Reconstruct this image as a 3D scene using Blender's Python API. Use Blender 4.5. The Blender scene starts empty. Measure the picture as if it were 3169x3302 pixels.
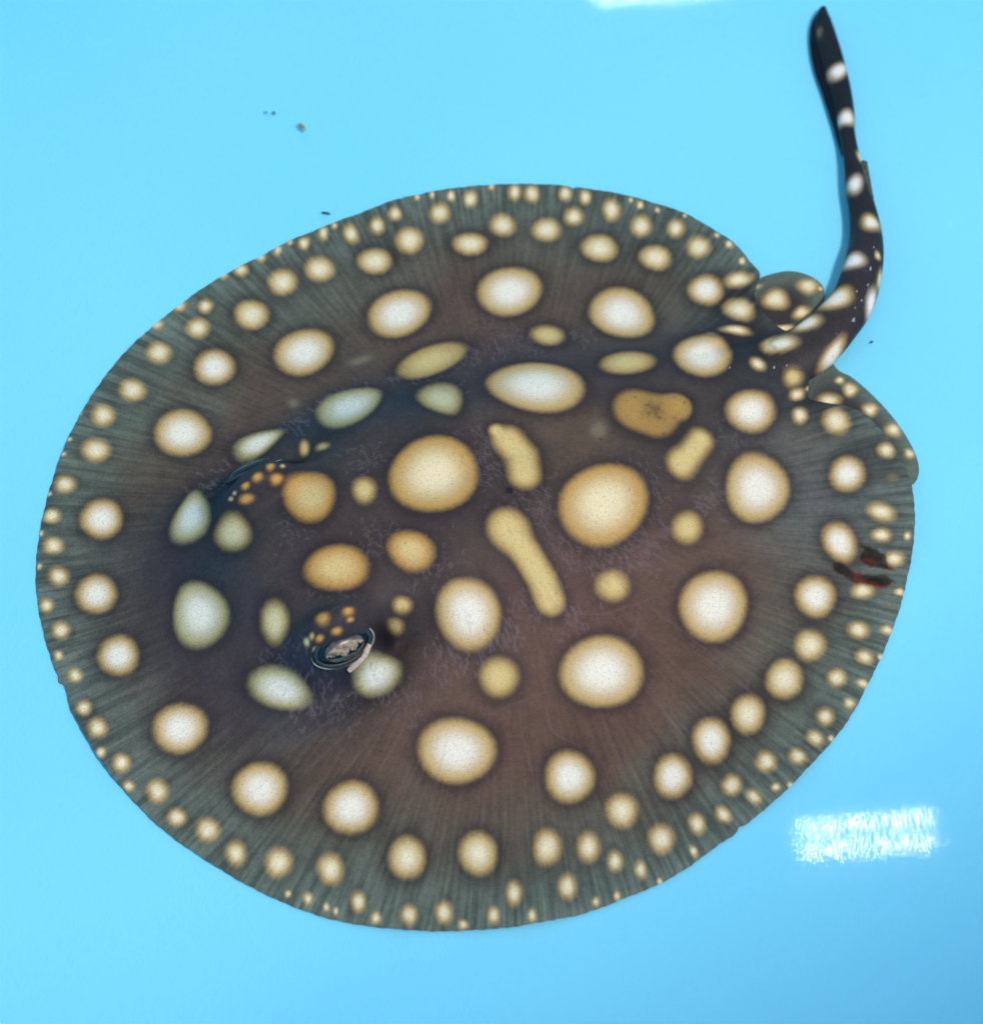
import bpy, math, random
import numpy as np

# ------------------------------------------------------------------ camera, world, lights, exposure
MM = 0.001
scene = bpy.context.scene
col = scene.collection
rng = np.random.default_rng(7)
random.seed(7)

cam_data = bpy.data.cameras.new('camera')
cam = bpy.data.objects.new('camera', cam_data)
col.objects.link(cam)
TILT = math.radians(28)
cam.location = (0.0, -0.5 * math.sin(TILT), 0.5 * math.cos(TILT))
cam.rotation_euler = (TILT, 0, 0)
cam_data.sensor_fit = 'VERTICAL'
cam_data.sensor_height = 24.0
cam_data.lens = 51.8807
cam_data.clip_start = 0.01
cam_data.clip_end = 20.0
cam_data.dof.use_dof = True
cam_data.dof.focus_distance = 0.487
cam_data.dof.aperture_fstop = 9.0
scene.camera = cam

world = bpy.data.worlds.new('World')
scene.world = world
world.use_nodes = True
world.node_tree.nodes['Background'].inputs[0].default_value = (1.0, 0.96, 0.92, 1)
world.node_tree.nodes['Background'].inputs[1].default_value = 0.32

key_data = bpy.data.lights.new('room_light', 'AREA')
key_data.shape = 'RECTANGLE'
key_data.size, key_data.size_y = 0.13, 0.13
key_data.energy = 14.2
key_data.color = (1.0, 0.875, 0.76)
key = bpy.data.objects.new('room_light', key_data)
col.objects.link(key)
key.location = (0.42, -0.40, 1.16)
from mathutils import Vector, Matrix
key.rotation_euler = (Vector((0.02, -0.0, 0.0)) - key.location).to_track_quat('-Z', 'Y').to_euler()

vs = scene.view_settings
vs.view_transform = 'Standard'
vs.look = 'None'
vs.exposure = 0.0
vs.gamma = 1.0
vs.use_curve_mapping = False
scene.cycles.max_bounces = 4
scene.cycles.diffuse_bounces = 3
scene.cycles.glossy_bounces = 2
scene.cycles.use_adaptive_sampling = True
scene.cycles.adaptive_threshold = 0.03
scene.cycles.use_denoising = True

# ------------------------------------------------------------------ helpers
def lin(c):
    c = np.asarray(c, float) / 255.0
    return np.where(c <= 0.04045, c / 12.92, ((c + 0.055) / 1.055) ** 2.4)

def build_mesh(name, verts, quads=None, tris=None, mat=None, parent=None, smooth_shade=True, attrs=None, origin=(0, 0, 0)):
    """verts in millimetres; one mesh object in metres, relative to origin (mm)"""
    v = (np.asarray(verts, np.float64) - np.asarray(origin, float)) * MM
    me = bpy.data.meshes.new(name)
    q = np.zeros((0, 4), np.int32) if quads is None else np.asarray(quads, np.int32)
    t = np.zeros((0, 3), np.int32) if tris is None else np.asarray(tris, np.int32)
    loops = np.concatenate([q.ravel(), t.ravel()])
    starts = np.concatenate([np.arange(len(q)) * 4, len(q) * 4 + np.arange(len(t)) * 3])
    me.vertices.add(len(v)); me.vertices.foreach_set('co', v.astype(np.float32).ravel())
    me.loops.add(len(loops)); me.loops.foreach_set('vertex_index', loops.astype(np.int32))
    me.polygons.add(len(starts)); me.polygons.foreach_set('loop_start', starts.astype(np.int32))
    me.update(calc_edges=True)
    me.validate()
    me.polygons.foreach_set('use_smooth', np.full(len(me.polygons), smooth_shade))
    if attrs:
        for an, (kind, data) in attrs.items():
            at = me.attributes.new(an, kind, 'POINT')
            data = np.asarray(data, np.float32)
            if kind == 'FLOAT_COLOR':
                data = np.concatenate([data, np.ones((len(data), 1), np.float32)], 1)
                at.data.foreach_set('color', data.ravel())
            else:
                at.data.foreach_set('value', data.ravel())
    if mat: me.materials.append(mat)
    o = bpy.data.objects.new(name, me)
    col.objects.link(o)
    if parent: o.parent = parent
    return o

def grid_faces(n, m, wrap_m=True, base=0):
    """quads of n rows by m columns of vertices"""
    i = np.arange(n - 1)[:, None]; j = np.arange(m if wrap_m else m - 1)[None, :]
    k = (j + 1) % m
    return np.stack([base + i * m + j, base + i * m + k, base + (i + 1) * m + k, base + (i + 1) * m + j], -1).reshape(-1, 4)

def nodes_of(name):
    m = bpy.data.materials.new(name)
    m.use_nodes = True
    return m, m.node_tree, m.node_tree.nodes['Principled BSDF']

def simple_mat(name, rgb, rough=0.5, spec=0.4, emit=0.0, speck=0.0, scale=3000.0):
    m, nt, b = nodes_of(name)
    c = tuple(lin(rgb)) + (1,)
    b.inputs['Roughness'].default_value = rough
    b.inputs['Specular IOR Level'].default_value = spec
    b.inputs['Base Color'].default_value = c
    if emit:
        b.inputs['Emission Color'].default_value = c
        b.inputs['Emission Strength'].default_value = emit
    if speck:
        tc = nt.nodes.new('ShaderNodeTexCoord'); n = nt.nodes.new('ShaderNodeTexNoise')
        n.inputs['Scale'].default_value = scale; n.inputs['Detail'].default_value = 4
        nt.links.new(tc.outputs['Object'], n.inputs['Vector'])
        r = nt.nodes.new('ShaderNodeValToRGB')
        r.color_ramp.elements[0].position = 0.35; r.color_ramp.elements[1].position = 0.65
        r.color_ramp.elements[0].color = tuple(lin(rgb) * (1 - speck)) + (1,)
        r.color_ramp.elements[1].color = tuple(np.minimum(lin(rgb) * (1 + speck), 0.9)) + (1,)
        nt.links.new(n.outputs['Fac'], r.inputs[0]); nt.links.new(r.outputs[0], b.inputs['Base Color'])
    return m

def catmull(pts, per=12, closed=True):
    p = np.asarray(pts, float); n = len(p); out = []
    for i in range(n if closed else n - 1):
        a, b, c, d = (p[(i - 1) % n], p[i], p[(i + 1) % n], p[(i + 2) % n]) if closed else (p[max(i - 1, 0)], p[i], p[i + 1], p[min(i + 2, n - 1)])
        for t in np.arange(per) / per:
            out.append(0.5 * (2 * b + (c - a) * t + (2 * a - 5 * b + 4 * c - d) * t * t + (3 * b - a - 3 * c + d) * t ** 3))
    if not closed: out.append(p[-1])
    return np.array(out)

def value_noise(shape, cell, seed):
    """smooth random field in 0..1 with features of about cell samples"""
    g = np.random.default_rng(seed)
    h, w = int(shape[0] / cell) + 4, int(shape[1] / cell) + 4
    a = g.random((h, w))
    yy, xx = np.arange(shape[0]) / cell, np.arange(shape[1]) / cell
    iy, ix = yy.astype(int), xx.astype(int); fy, fx = yy - iy, xx - ix
    fy, fx = fy * fy * (3 - 2 * fy), fx * fx * (3 - 2 * fx)
    A = a[iy][:, ix]; B = a[iy][:, ix + 1]; C = a[iy + 1][:, ix]; D = a[iy + 1][:, ix + 1]
    return (A * (1 - fx) + B * fx) * (1 - fy[:, None]) + (C * (1 - fx) + D * fx) * fy[:, None]

def tag(o, label=None, cat=None, group=None, kind=None):
    if label: o['label'] = label
    if cat: o['category'] = cat
    if group: o['group'] = group
    if kind: o['kind'] = kind
    return o

# ------------------------------------------------------------------ measured tables (millimetres on the tub floor)
DISC_RIM = [
    (63.74, 62.66), (61.46, 66.41), (58.34, 71.41), (54.16, 75.98), (49.27, 79.67), (43.09, 83.38), (36.83, 86.03), (29.25, 88.21), (21.37, 89.62), (19.84, 89.31), 
    (18.45, 90.09), (12.71, 90.56), (5.05, 90.72), (-2.62, 90.25), (-10.27, 89.15), (-17.89, 87.12), (-25.47, 84.47), (-33.0, 81.37), (-40.48, 77.82), (-47.9, 73.99), 
    (-55.23, 69.43), (-62.5, 64.91), (-68.47, 60.42), (-74.32, 54.94), (-80.09, 49.07), (-85.14, 42.82), (-89.52, 36.37), (-92.93, 29.28), (-95.58, 22.28), (-97.71, 15.37), 
    (-99.64, 7.88), (-100.72, 0.48), (-101.37, -7.47), (-101.19, -15.3), (-99.99, -23.02), (-98.0, -30.62), (-95.7, -36.87), (-94.0, -40.59), (-93.62, -42.19), 
    (-92.17, -43.29), (-90.46, -48.55), (-86.52, -55.18), (-82.07, -61.73), (-76.59, -68.2), (-70.08, -74.58), (-63.17, -79.97), (-56.39, -84.29), (-48.58, -88.79), 
    (-40.88, -92.36), (-32.19, -95.24), (-23.58, -96.9), (-15.01, -97.56), (-6.46, -97.67), (2.08, -97.12), (10.65, -95.9), (19.26, -93.8), (27.94, -90.47), (34.49, -87.67), 
    (41.14, -83.72), (47.32, -79.17), (51.05, -76.54), (51.89, -75.16), (53.57, -74.35), (60.48, -68.78), (66.37, -62.91), (72.37, -56.38), (77.34, -49.76), (81.9, -41.82), 
    (85.97, -33.76), (89.52, -25.56), (91.92, -17.88), (93.65, -11.4), (94.59, -4.83), (94.83, 1.82), (94.62, 6.12), (92.82, 12.64), (89.73, 18.4), (85.35, 23.67), 
    (80.72, 26.05), (75.96, 27.03), (73.04, 28.43), (73.33, 32.81), (74.52, 37.79), (74.79, 41.81), (72.9, 44.7), (68.77, 47.32), (63.85, 51.41), (62.13, 56.12), 
    (63.22, 59.98), ]
SPOTS = [
    (-21.71, 51.25, 7.53, 6.6, -145.5, 'w', 0), (4.27, 57.49, 7.54, 7.11, -146.4, 'w', 0), (30.67, 51.03, 7.78, 7.33, 132.6, 'w', 0), 
    (-43.68, 40.56, 6.86, 6.44, 58.2, 'w', 0), (-70.66, 19.24, 6.52, 5.93, 142.4, 'w', 0), (13.07, 43.36, 3.91, 3.39, 164.4, 't', 0), 
    (-13.77, 35.49, 8.34, 4.87, -147.5, 't', 0), (-11.08, 20.57, 6.33, 4.32, 119.2, 'y', -0.3), (10.04, 24.18, 10.68, 8.25, 164.6, 'w', 0), 
    (31.0, 32.97, 6.22, 4.1, -160.6, 't', 0), (48.74, 36.85, 6.88, 6.37, 53.8, 'w', 0), (-31.96, 21.31, 7.28, 6.34, 32.6, 'b', 0.22), 
    (59.1, 22.28, 6.03, 4.73, -153.8, 'w', 0), (-52.79, 14.77, 5.59, 2.93, 22.8, 'b', 0.3), (-45.31, 25.34, 1.95, 1.57, 128.2, 'd', 0), 
    (-30.3, 36.88, 3.92, 1.73, -157.0, 'd', 0), (-12.45, -1.28, 9.64, 9.16, 60.2, 'g', 0), (-39.51, -5.48, 6.46, 5.53, 104.6, 'G', 0), 
    (-27.61, -5.01, 3.18, 2.49, 99.5, 't', 0), (-66.67, -4.32, 7.4, 4.16, 87.5, 'b', 0.34), (-56.35, -12.12, 4.76, 3.56, 131.6, 'y', 0), 
    (23.69, 11.79, 3.18, 2.53, 76.6, 'd', 0), (24.6, -5.49, 10.43, 7.98, -139.8, 'g', 0), (59.83, 4.07, 8.47, 6.97, 64.8, 'w', 0), (-33.01, -23.1, 6.49, 4.91, -179.7, 'G', 0), 
    (-17.18, -19.44, 5.16, 3.94, 154.4, 'G', 0), (43.38, -7.39, 3.79, 3.14, 57.6, 't', 0), (26.36, -22.44, 3.79, 3.17, -156.2, 't', 0), 
    (-4.86, -31.61, 6.79, 6.53, -178.5, 'w', 0), (-63.18, -29.22, 7.45, 5.8, 115.7, 'b', 0.15), (-46.24, -33.51, 4.24, 2.95, 98.3, 'y', 0), 
    (48.57, -25.35, 8.19, 7.25, 65.7, 'w', 0), (23.77, -41.58, 8.67, 7.8, -161.3, 'w', 0), (1.62, -43.72, 4.14, 3.84, -169.8, 't', 0), 
    (-44.96, -46.47, 6.49, 3.65, 342.9, 'b', 0.2), (-24.39, -43.44, 5.08, 3.83, -156.6, 'b', 0), (-66.43, -53.62, 5.66, 5.12, 162.2, 'w', 0), 
    (-80.92, -36.69, 4.78, 4.1, 135.6, 'w', 0), (-87.1, -21.39, 4.89, 4.17, 133.8, 'w', 0), (-87.61, -2.33, 5.01, 4.41, 131.0, 'w', 0), 
    (-48.77, -67.08, 5.74, 5.38, 149.1, 'w', 0), (-29.45, -71.39, 5.6, 5.39, 136.8, 'w', 0), (-7.36, -59.31, 7.85, 6.94, 179.4, 'w', 0), 
    (16.48, -64.78, 5.33, 5.06, 74.5, 'w', 0), (38.29, -64.28, 4.71, 3.76, 82.6, 'w', 0), (46.84, -56.16, 4.91, 3.79, 83.0, 'w', 0), (54.96, -50.15, 4.23, 3.46, 78.8, 'c', 0), 
    (63.35, -41.84, 4.54, 3.72, 75.2, 'c', 0), (69.45, -33.74, 3.65, 3.16, 68.2, 'c', 0), (71.37, -22.05, 4.92, 4.21, 64.9, 'w', 0), (77.6, -8.77, 4.91, 3.48, 103.9, 'w', 0), 
    (80.53, 8.29, 4.23, 3.85, 78.5, 'w', 0), (78.9, 21.63, 3.21, 3.07, 88.4, 'c', 0), (27.37, -71.93, 3.57, 3.18, 82.2, 'c', 0), (35.53, -77.94, 3.06, 2.72, 78.4, 'c', 0), 
    (11.59, -80.02, 3.72, 2.83, 87.0, 'c', 0), (20.2, -79.84, 3.22, 2.18, 87.2, 'c', 0), (-2.77, -81.38, 4.47, 3.8, 91.3, 'c', 0), (-17.53, -82.27, 4.49, 3.58, 93.5, 'c', 0), 
    (-33.36, -84.44, 3.25, 2.61, 98.7, 'c', 0), (-44.18, -83.04, 3.12, 2.71, 99.7, 'c', 0), (-53.16, -81.1, 2.55, 2.05, 94.9, 'c', 0), 
    (-59.33, -75.91, 2.61, 2.37, 119.9, 'c', 0), (-65.98, -73.19, 1.96, 1.83, 118.4, 'c', 0), (-70.43, -67.32, 2.49, 2.18, 110.0, 'c', 0), 
    (-78.43, -61.2, 1.95, 1.75, 104.3, 'c', 0), (-84.19, -53.23, 2.23, 1.97, 121.5, 'c', 0), (-87.52, -48.58, 1.81, 1.6, 138.7, 'c', 0), 
    (-90.12, -40.71, 1.72, 1.44, 122.9, 'c', 0), (-94.17, -29.95, 2.11, 1.79, 119.5, 'c', 0), (-98.0, -23.86, 1.68, 1.47, 116.1, 'c', 0), 
    (-95.97, -16.64, 2.36, 2.1, 134.8, 'c', 0), (-97.81, -9.06, 2.19, 1.93, 149.3, 'c', 0), (-98.95, -1.39, 2.04, 1.79, 160.2, 'c', 0), 
    (-96.67, 6.59, 2.43, 2.15, 157.8, 'c', 0), (-90.25, 15.0, 3.2, 2.94, 144.3, 'c', 0), (-89.39, 24.42, 2.87, 2.59, 119.9, 'c', 0), 
    (-83.23, 31.36, 3.21, 2.93, 130.1, 'c', 0), (-77.74, 41.55, 3.0, 2.75, 121.5, 'c', 0), (-64.47, 37.23, 4.8, 4.59, 116.8, 'w', 0), 
    (-69.15, 48.51, 2.82, 2.62, 134.6, 'c', 0), (-74.06, 55.17, 2.03, 1.59, 97.6, 'c', 0), (-67.76, 54.81, 1.94, 1.6, 98.7, 'c', 0), 
    (-78.98, 49.73, 1.62, 1.46, 161.5, 'c', 0), (-82.83, 47.13, 1.25, 1.17, 144.9, 'c', 0), (-56.66, 52.23, 4.24, 3.79, 133.3, 'c', 0), 
    (-49.78, 61.52, 3.71, 3.29, 120.6, 'c', 0), (-41.03, 65.01, 3.6, 3.35, 105.3, 'c', 0), (-27.96, 67.16, 3.84, 3.68, 135.6, 'c', 0), 
    (-19.68, 73.1, 3.69, 3.27, 95.1, 'c', 0), (-5.09, 72.16, 4.02, 3.24, -177.4, 'c', 0), (13.31, 76.47, 3.41, 3.39, 142.7, 'c', 0), (2.72, 78.05, 3.46, 2.89, 98.0, 'c', 0), 
    (25.93, 70.98, 4.27, 3.89, 169.7, 'c', 0), (39.24, 68.08, 3.8, 3.35, 150.3, 'c', 0), (50.75, 58.29, 4.06, 3.98, 158.8, 'w', 0), (49.75, 71.04, 3.12, 2.74, 87.7, 'c', 0), 
    (44.45, 76.57, 2.63, 2.01, 87.0, 'c', 0), (36.21, 77.68, 3.2, 2.52, 87.4, 'c', 0), (29.15, 82.61, 3.23, 2.15, 88.8, 'c', 0), (19.96, 80.55, 2.72, 2.15, 82.1, 'c', 0), 
    (22.88, 86.42, 2.21, 1.4, 85.6, 'c', 0), (18.04, 87.6, 2.37, 1.66, 87.7, 'c', 0), (9.89, 87.54, 2.72, 1.79, 89.5, 'c', 0), (5.68, 88.01, 2.55, 1.53, 89.6, 'c', 0), 
    (-5.16, 85.84, 2.59, 1.65, 87.1, 'c', 0), (-12.48, 81.35, 2.99, 2.28, 89.9, 'c', 0), (-9.87, 86.68, 1.75, 1.02, 88.5, 'c', 0), (-0.06, 89.95, 1.58, 0.77, 90.8, 'c', 0), 
    (-23.36, 80.91, 2.14, 1.52, 93.8, 'c', 0), (-27.6, 77.68, 2.45, 1.77, 97.0, 'c', 0), (-33.86, 75.31, 2.8, 1.77, 100.5, 'c', 0), (-40.57, 75.86, 2.44, 1.26, 93.3, 'c', 0), 
    (-45.1, 72.74, 2.04, 1.38, 92.7, 'c', 0), (-51.3, 70.73, 1.62, 1.01, 95.8, 'c', 0), (-55.28, 68.95, 1.61, 1.25, 102.0, 'c', 0), (-60.02, 65.4, 2.11, 1.74, 101.6, 'c', 0), 
    (-64.09, 64.01, 1.47, 1.12, 100.1, 'c', 0), (58.63, 60.83, 3.35, 2.04, -170.5, 'c', 0), (58.22, 51.89, 3.88, 3.11, 135.1, 'c', 0), 
    (87.33, -1.72, 3.12, 2.2, 159.2, 'c', 0), (86.99, -7.17, 2.09, 1.56, -178.8, 'c', 0), (89.56, -12.77, 2.32, 1.69, -176.8, 'c', 0), 
    (82.04, -20.26, 2.48, 1.85, -170.1, 'c', 0), (90.17, -20.47, 1.27, 0.96, -175.5, 'c', 0), (80.36, -29.83, 2.26, 2.05, 166.8, 'c', 0), 
    (86.71, -29.72, 1.48, 1.15, 173.7, 'c', 0), (81.31, -36.31, 2.02, 1.72, 160.1, 'c', 0), (74.79, -41.29, 2.06, 2.0, 68.7, 'c', 0), 
    (80.37, -42.5, 1.45, 1.08, 158.0, 'c', 0), (71.65, -50.36, 2.1, 1.88, 63.9, 'c', 0), (77.1, -47.19, 1.33, 1.14, 142.4, 'c', 0), (69.15, -55.39, 2.0, 1.64, 135.3, 'c', 0), 
    (58.28, -60.94, 2.34, 2.09, 77.6, 'c', 0), (64.98, -59.84, 1.99, 1.69, 134.0, 'c', 0), (50.75, -66.05, 2.26, 1.97, 83.8, 'c', 0), 
    (55.34, -68.66, 1.87, 1.35, 134.8, 'c', 0), (59.95, -66.66, 1.0, 0.92, -161.6, 'c', 0), (48.7, -72.53, 1.98, 1.52, 122.5, 'c', 0), (43.1, -74.6, 2.25, 1.77, 97.2, 'c', 0), 
    (42.1, -80.59, 1.23, 0.88, 103.7, 'c', 0), (25.71, -82.8, 2.21, 1.54, 95.6, 'c', 0), (30.88, -84.66, 1.98, 1.19, 97.9, 'c', 0), (15.71, -88.29, 2.68, 1.84, 86.1, 'c', 0), 
    (4.69, -89.88, 2.56, 1.62, 90.1, 'c', 0), (21.5, -91.48, 1.11, 0.75, 87.2, 'c', 0), (25.85, -90.28, 1.01, 0.65, 86.3, 'c', 0), (8.31, -94.61, 1.55, 0.86, 89.7, 'c', 0), 
    (0.48, -94.52, 1.88, 1.18, 89.8, 'c', 0), (-9.72, -93.86, 2.42, 1.72, 90.8, 'c', 0), (-16.89, -94.44, 2.1, 1.61, 91.7, 'c', 0), (-5.73, -96.45, 1.08, 0.99, 168.3, 'c', 0), 
    (-27.39, -91.54, 2.22, 1.51, 93.3, 'c', 0), (-23.64, -95.02, 1.34, 1.07, 95.9, 'c', 0), (-37.83, -90.77, 1.35, 0.97, 96.1, 'c', 0), 
    (-41.97, -89.76, 0.77, 0.64, 95.4, 'c', 0), (-33.95, -92.61, 0.91, 0.65, 97.1, 'c', 0), (-31.97, -93.47, 0.9, 0.54, 94.2, 'c', 0), 
    (-76.58, -66.28, 1.22, 1.13, 159.1, 'c', 0), (-83.03, -58.91, 1.22, 1.09, 118.1, 'c', 0), (-94.24, -35.86, 1.13, 1.0, 124.8, 'c', 0), 
    (-100.54, -14.18, 0.83, 0.58, 103.0, 'c', 0), (-100.94, -5.75, 0.78, 0.58, 101.5, 'c', 0), (-88.88, 39.45, 0.98, 0.7, -142.7, 'c', 0), 
    (-85.87, 43.72, 1.0, 0.84, 48.7, 'c', 0), (-93.14, 31.26, 0.81, 0.66, 78.3, 'c', 0), (-95.0, 25.13, 0.74, 0.68, 146.9, 'c', 0), (-96.6, 18.01, 0.75, 0.68, 138.7, 'c', 0), 
    (-97.57, 14.16, 0.73, 0.65, 158.2, 'c', 0), (-100.04, 4.28, 0.67, 0.58, 111.6, 'c', 0), (-70.88, 60.4, 0.93, 0.86, 105.8, 'c', 0), 
    (-66.56, 63.22, 0.91, 0.84, 138.1, 'c', 0), (-48.5, 72.93, 1.08, 0.75, 93.7, 'c', 0), (-37.98, 77.93, 1.23, 0.76, 93.5, 'c', 0), (36.17, 84.06, 1.26, 0.89, 86.9, 'c', 0), 
    (33.93, 85.66, 0.95, 0.51, 87.9, 'c', 0), (40.29, 82.46, 0.96, 0.63, 89.8, 'c', 0), (56.93, 71.14, 1.38, 1.04, 103.8, 'c', 0), (59.75, 65.95, 1.04, 0.87, 79.8, 'c', 0), 
    (-18.13, 86.22, 1.26, 0.76, 90.0, 'c', 0), (-14.45, 86.96, 1.26, 0.64, 90.7, 'c', 0), (54.29, 74.38, 0.99, 0.74, 92.5, 'c', 0), (46.75, 80.35, 0.78, 0.5, 86.7, 'c', 0), 
    (89.74, 13.93, 2.02, 1.9, 130.3, 'c', 0), (90.61, 6.89, 2.1, 1.59, 168.6, 'd', 0), (92.77, -7.5, 0.95, 0.81, 80.1, 'c', 0), (87.61, -23.62, 0.8, 0.68, 66.1, 'd', 0), 
    (84.64, -36.23, 0.8, 0.67, 67.1, 'c', 0), (72.53, -55.3, 0.74, 0.66, 65.0, 'c', 0), (63.06, -66.11, 0.7, 0.65, 68.3, 'c', 0), (34.8, -87.11, 0.78, 0.64, 88.8, 'c', 0), 
    (61.35, 34.86, 1.96, 1.7, 128.8, 'c', 0), (69.43, 32.26, 2.7, 2.12, 61.8, 't', 0), (70.31, 28.45, 2.02, 1.16, -151.2, 'c', 0), (70.52, 22.74, 2.19, 1.67, 72.6, 'c', 0), 
    (73.26, 30.47, 0.94, 0.51, -152.8, 'c', 0), (56.92, 45.45, 3.46, 1.22, -179.9, 'c', 0), (67.1, 41.84, 4.81, 2.89, -153.0, 'w', 0), 
    (51.05, 43.84, 1.72, 0.94, 159.1, 'd', 0), (-35.58, -35.81, 1.94, 1.44, 123.2, 'o', 0), (-30.06, -34.51, 1.41, 1.02, -139.5, 'o', 0), 
    (-29.61, -36.2, 0.91, 0.44, -152.2, 'o', 0), (-32.44, -38.49, 1.2, 0.67, -162.9, 'o', 0), (-36.09, -39.69, 0.97, 0.59, -174.2, 'o', 0), 
    (-37.77, -39.13, 0.64, 0.57, 110.3, 't', 0), (-38.95, -39.81, 0.91, 0.61, 122.0, 'y', 0), (-37.17, -41.23, 0.56, 0.36, 175.4, 'y', 0), 
    (-50.83, -2.09, 1.22, 1.19, 46.2, 'o', 0), (-53.47, -3.67, 1.0, 0.8, 176.4, 'o', 0), (-53.31, -5.9, 1.73, 0.81, 179.3, 'o', 0), (-46.7, -2.12, 1.55, 1.0, -143.8, 'o', 0), 
    (-48.14, 0.66, 1.47, 0.91, 82.3, 'o', 0), (-45.65, 1.42, 0.81, 0.52, 79.0, 'y', 0), (-56.01, -4.44, 0.57, 0.36, 142.0, 'y', 0), (-56.89, -5.21, 0.69, 0.36, 151.8, 'y', 0), 
    (-19.03, -30.27, 2.01, 1.39, -175.4, 't', 0), (-20.55, -33.74, 1.7, 1.25, -164.7, 't', 0), (-42.05, 11.91, 1.91, 1.08, 99.7, 't', 0), 
    (-37.71, 9.97, 1.94, 1.11, 145.4, 't', 0), ]
BEANS = [
    ([([(3.55, -13.73), (3.89, -14.02)], 4.39), ([(3.55, -13.73), (7.62, -18.26), (11.01, -23.07), (12.59, -26.93)], 3.29)], 't'), 
    ([([(3.62, 8.07), (6.59, 4.32), (7.12, -0.73)], 3.54), ([(1.09, 10.31), (3.16, 8.02)], 1.71)], 't'), 
    ([([(47.02, 13.1), (44.6, 9.38), (42.24, 6.53)], 2.81), ([(42.24, 6.53), (42.62, 7.08)], 3.05)], 't'), 
    ([([(32.95, 18.21), (35.99, 17.53)], 5.61), ([(36.26, 18.15), (41.61, 20.49)], 3.54)], 's'), ]
TAIL = [
    (55.62, 31.15, 5.35, 2.0, 3.2), (61.14, 33.92, 6.32, 2.8, 3.6), (67.99, 37.88, 6.8, 3.3, 3.2), (75.0, 41.87, 6.44, 3.8, 3.5), (80.72, 47.62, 5.71, 4.3, 3.9), 
    (85.08, 53.99, 5.1, 4.6, 4.1), (88.07, 63.91, 4.62, 4.6, 4.0), (89.58, 71.34, 4.01, 4.3, 3.6), (89.69, 78.8, 3.4, 4.1, 3.1), (88.71, 86.6, 2.73, 3.8, 2.6), 
    (88.11, 96.32, 2.0, 3.4, 2.0), (87.61, 104.36, 1.94, 3.1, 1.9), (87.68, 110.25, 2.31, 3.0, 1.9), (87.11, 118.18, 2.67, 2.9, 1.9), (85.87, 126.29, 2.86, 2.9, 1.8), 
    (84.73, 134.35, 2.61, 2.9, 1.7), (84.23, 140.56, 1.94, 3.0, 1.4), (84.61, 144.24, 0.73, 3.1, 0.6), ]
TAIL_SPOTS = [
    (66.86, 40.86, 4.41, 2.19, -168.1, 'w', 0), (73.57, 46.56, 3.53, 2.24, -156.0, 'w', 0), (80.64, 52.43, 4.24, 2.73, -153.3, 'w', 0), 
    (78.97, 38.25, 4.95, 1.7, 52.6, 'w', 0), (85.36, 62.8, 2.77, 2.28, -162.4, 'p', 0), (90.48, 74.2, 2.59, 2.47, 78.3, 'w', 0), (87.82, 86.59, 3.0, 1.88, 75.9, 'p', 0), 
    (90.16, 95.74, 2.08, 1.06, 96.1, 'c', 0), (87.41, 107.57, 2.75, 2.3, -142.0, 'p', 0), (86.72, 122.42, 3.35, 2.01, 48.8, 'p', 0), (82.79, 135.24, 1.89, 0.92, 84.6, 'd', 0), 
    (88.79, 51.74, 4.32, 1.21, 75.5, 'p', 0), (91.35, 64.83, 1.27, 0.74, 81.9, 'c', 0), (91.43, 58.73, 3.0, 0.61, 77.0, 'c', 0), (65.13, 40.32, 0.73, 0.52, -177.6, 'd', 0), ]
PELVIC_FAR = [
    (58.04, 55.38), (62.04, 60.56), (64.02, 62.65), (67.21, 64.0), (71.0, 64.75), (74.69, 64.0), (77.67, 62.05), (79.07, 59.08), (77.91, 53.17), (73.48, 45.87), 
    (66.04, 44.42), (57.7, 48.78), ]
PELVIC_FAR_ROOT = (67.72, 52.84)
PELVIC_NEAR = [
    (67.69, 31.03), (72.44, 38.85), (78.03, 40.29), (80.82, 36.71), (83.72, 34.86), (87.08, 31.31), (90.57, 26.81), (93.74, 21.65), (96.03, 16.41), (97.09, 12.3), (96.9, 8.9), 
    (95.25, 6.33), (91.58, 6.2), (85.45, 10.94), (78.72, 16.41), (73.13, 21.93), ]
PELVIC_NEAR_ROOT = (82.62, 21.06)
PELVIC_FAR_SPOTS = [
    (67.31, 56.23, 3.09, 2.95, -167.8, 'c', 0), (75.36, 60.08, 2.5, 2.21, -165.5, 'c', 0), (73.25, 52.55, 2.35, 1.52, -150.1, 'c', 0), 
    (68.66, 48.16, 3.21, 0.87, -176.1, 'c', 0), (62.58, 60.08, 1.61, 0.9, 174.6, 'c', 0), (69.14, 45.99, 2.2, 0.58, -179.7, 'c', 0), (78.17, 59.48, 0.75, 0.62, 77.5, 'c', 0), ]
PELVIC_NEAR_SPOTS = [
    (77.73, 27.74, 2.73, 2.04, -159.5, 'c', 0), (83.04, 30.97, 1.87, 1.67, 66.6, 'c', 0), (80.81, 33.52, 1.1, 0.98, -162.7, 'c', 0), (87.21, 25.64, 1.89, 1.74, 46.1, 'c', 0), 
    (92.18, 20.35, 2.01, 1.85, 47.5, 'c', 0), (95.34, 14.16, 1.41, 1.27, 56.5, 'c', 0), (86.17, 20.21, 0.97, 0.82, -167.4, 'c', 0), (94.16, 8.84, 0.83, 0.7, 71.1, 'd', 0), ]
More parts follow.
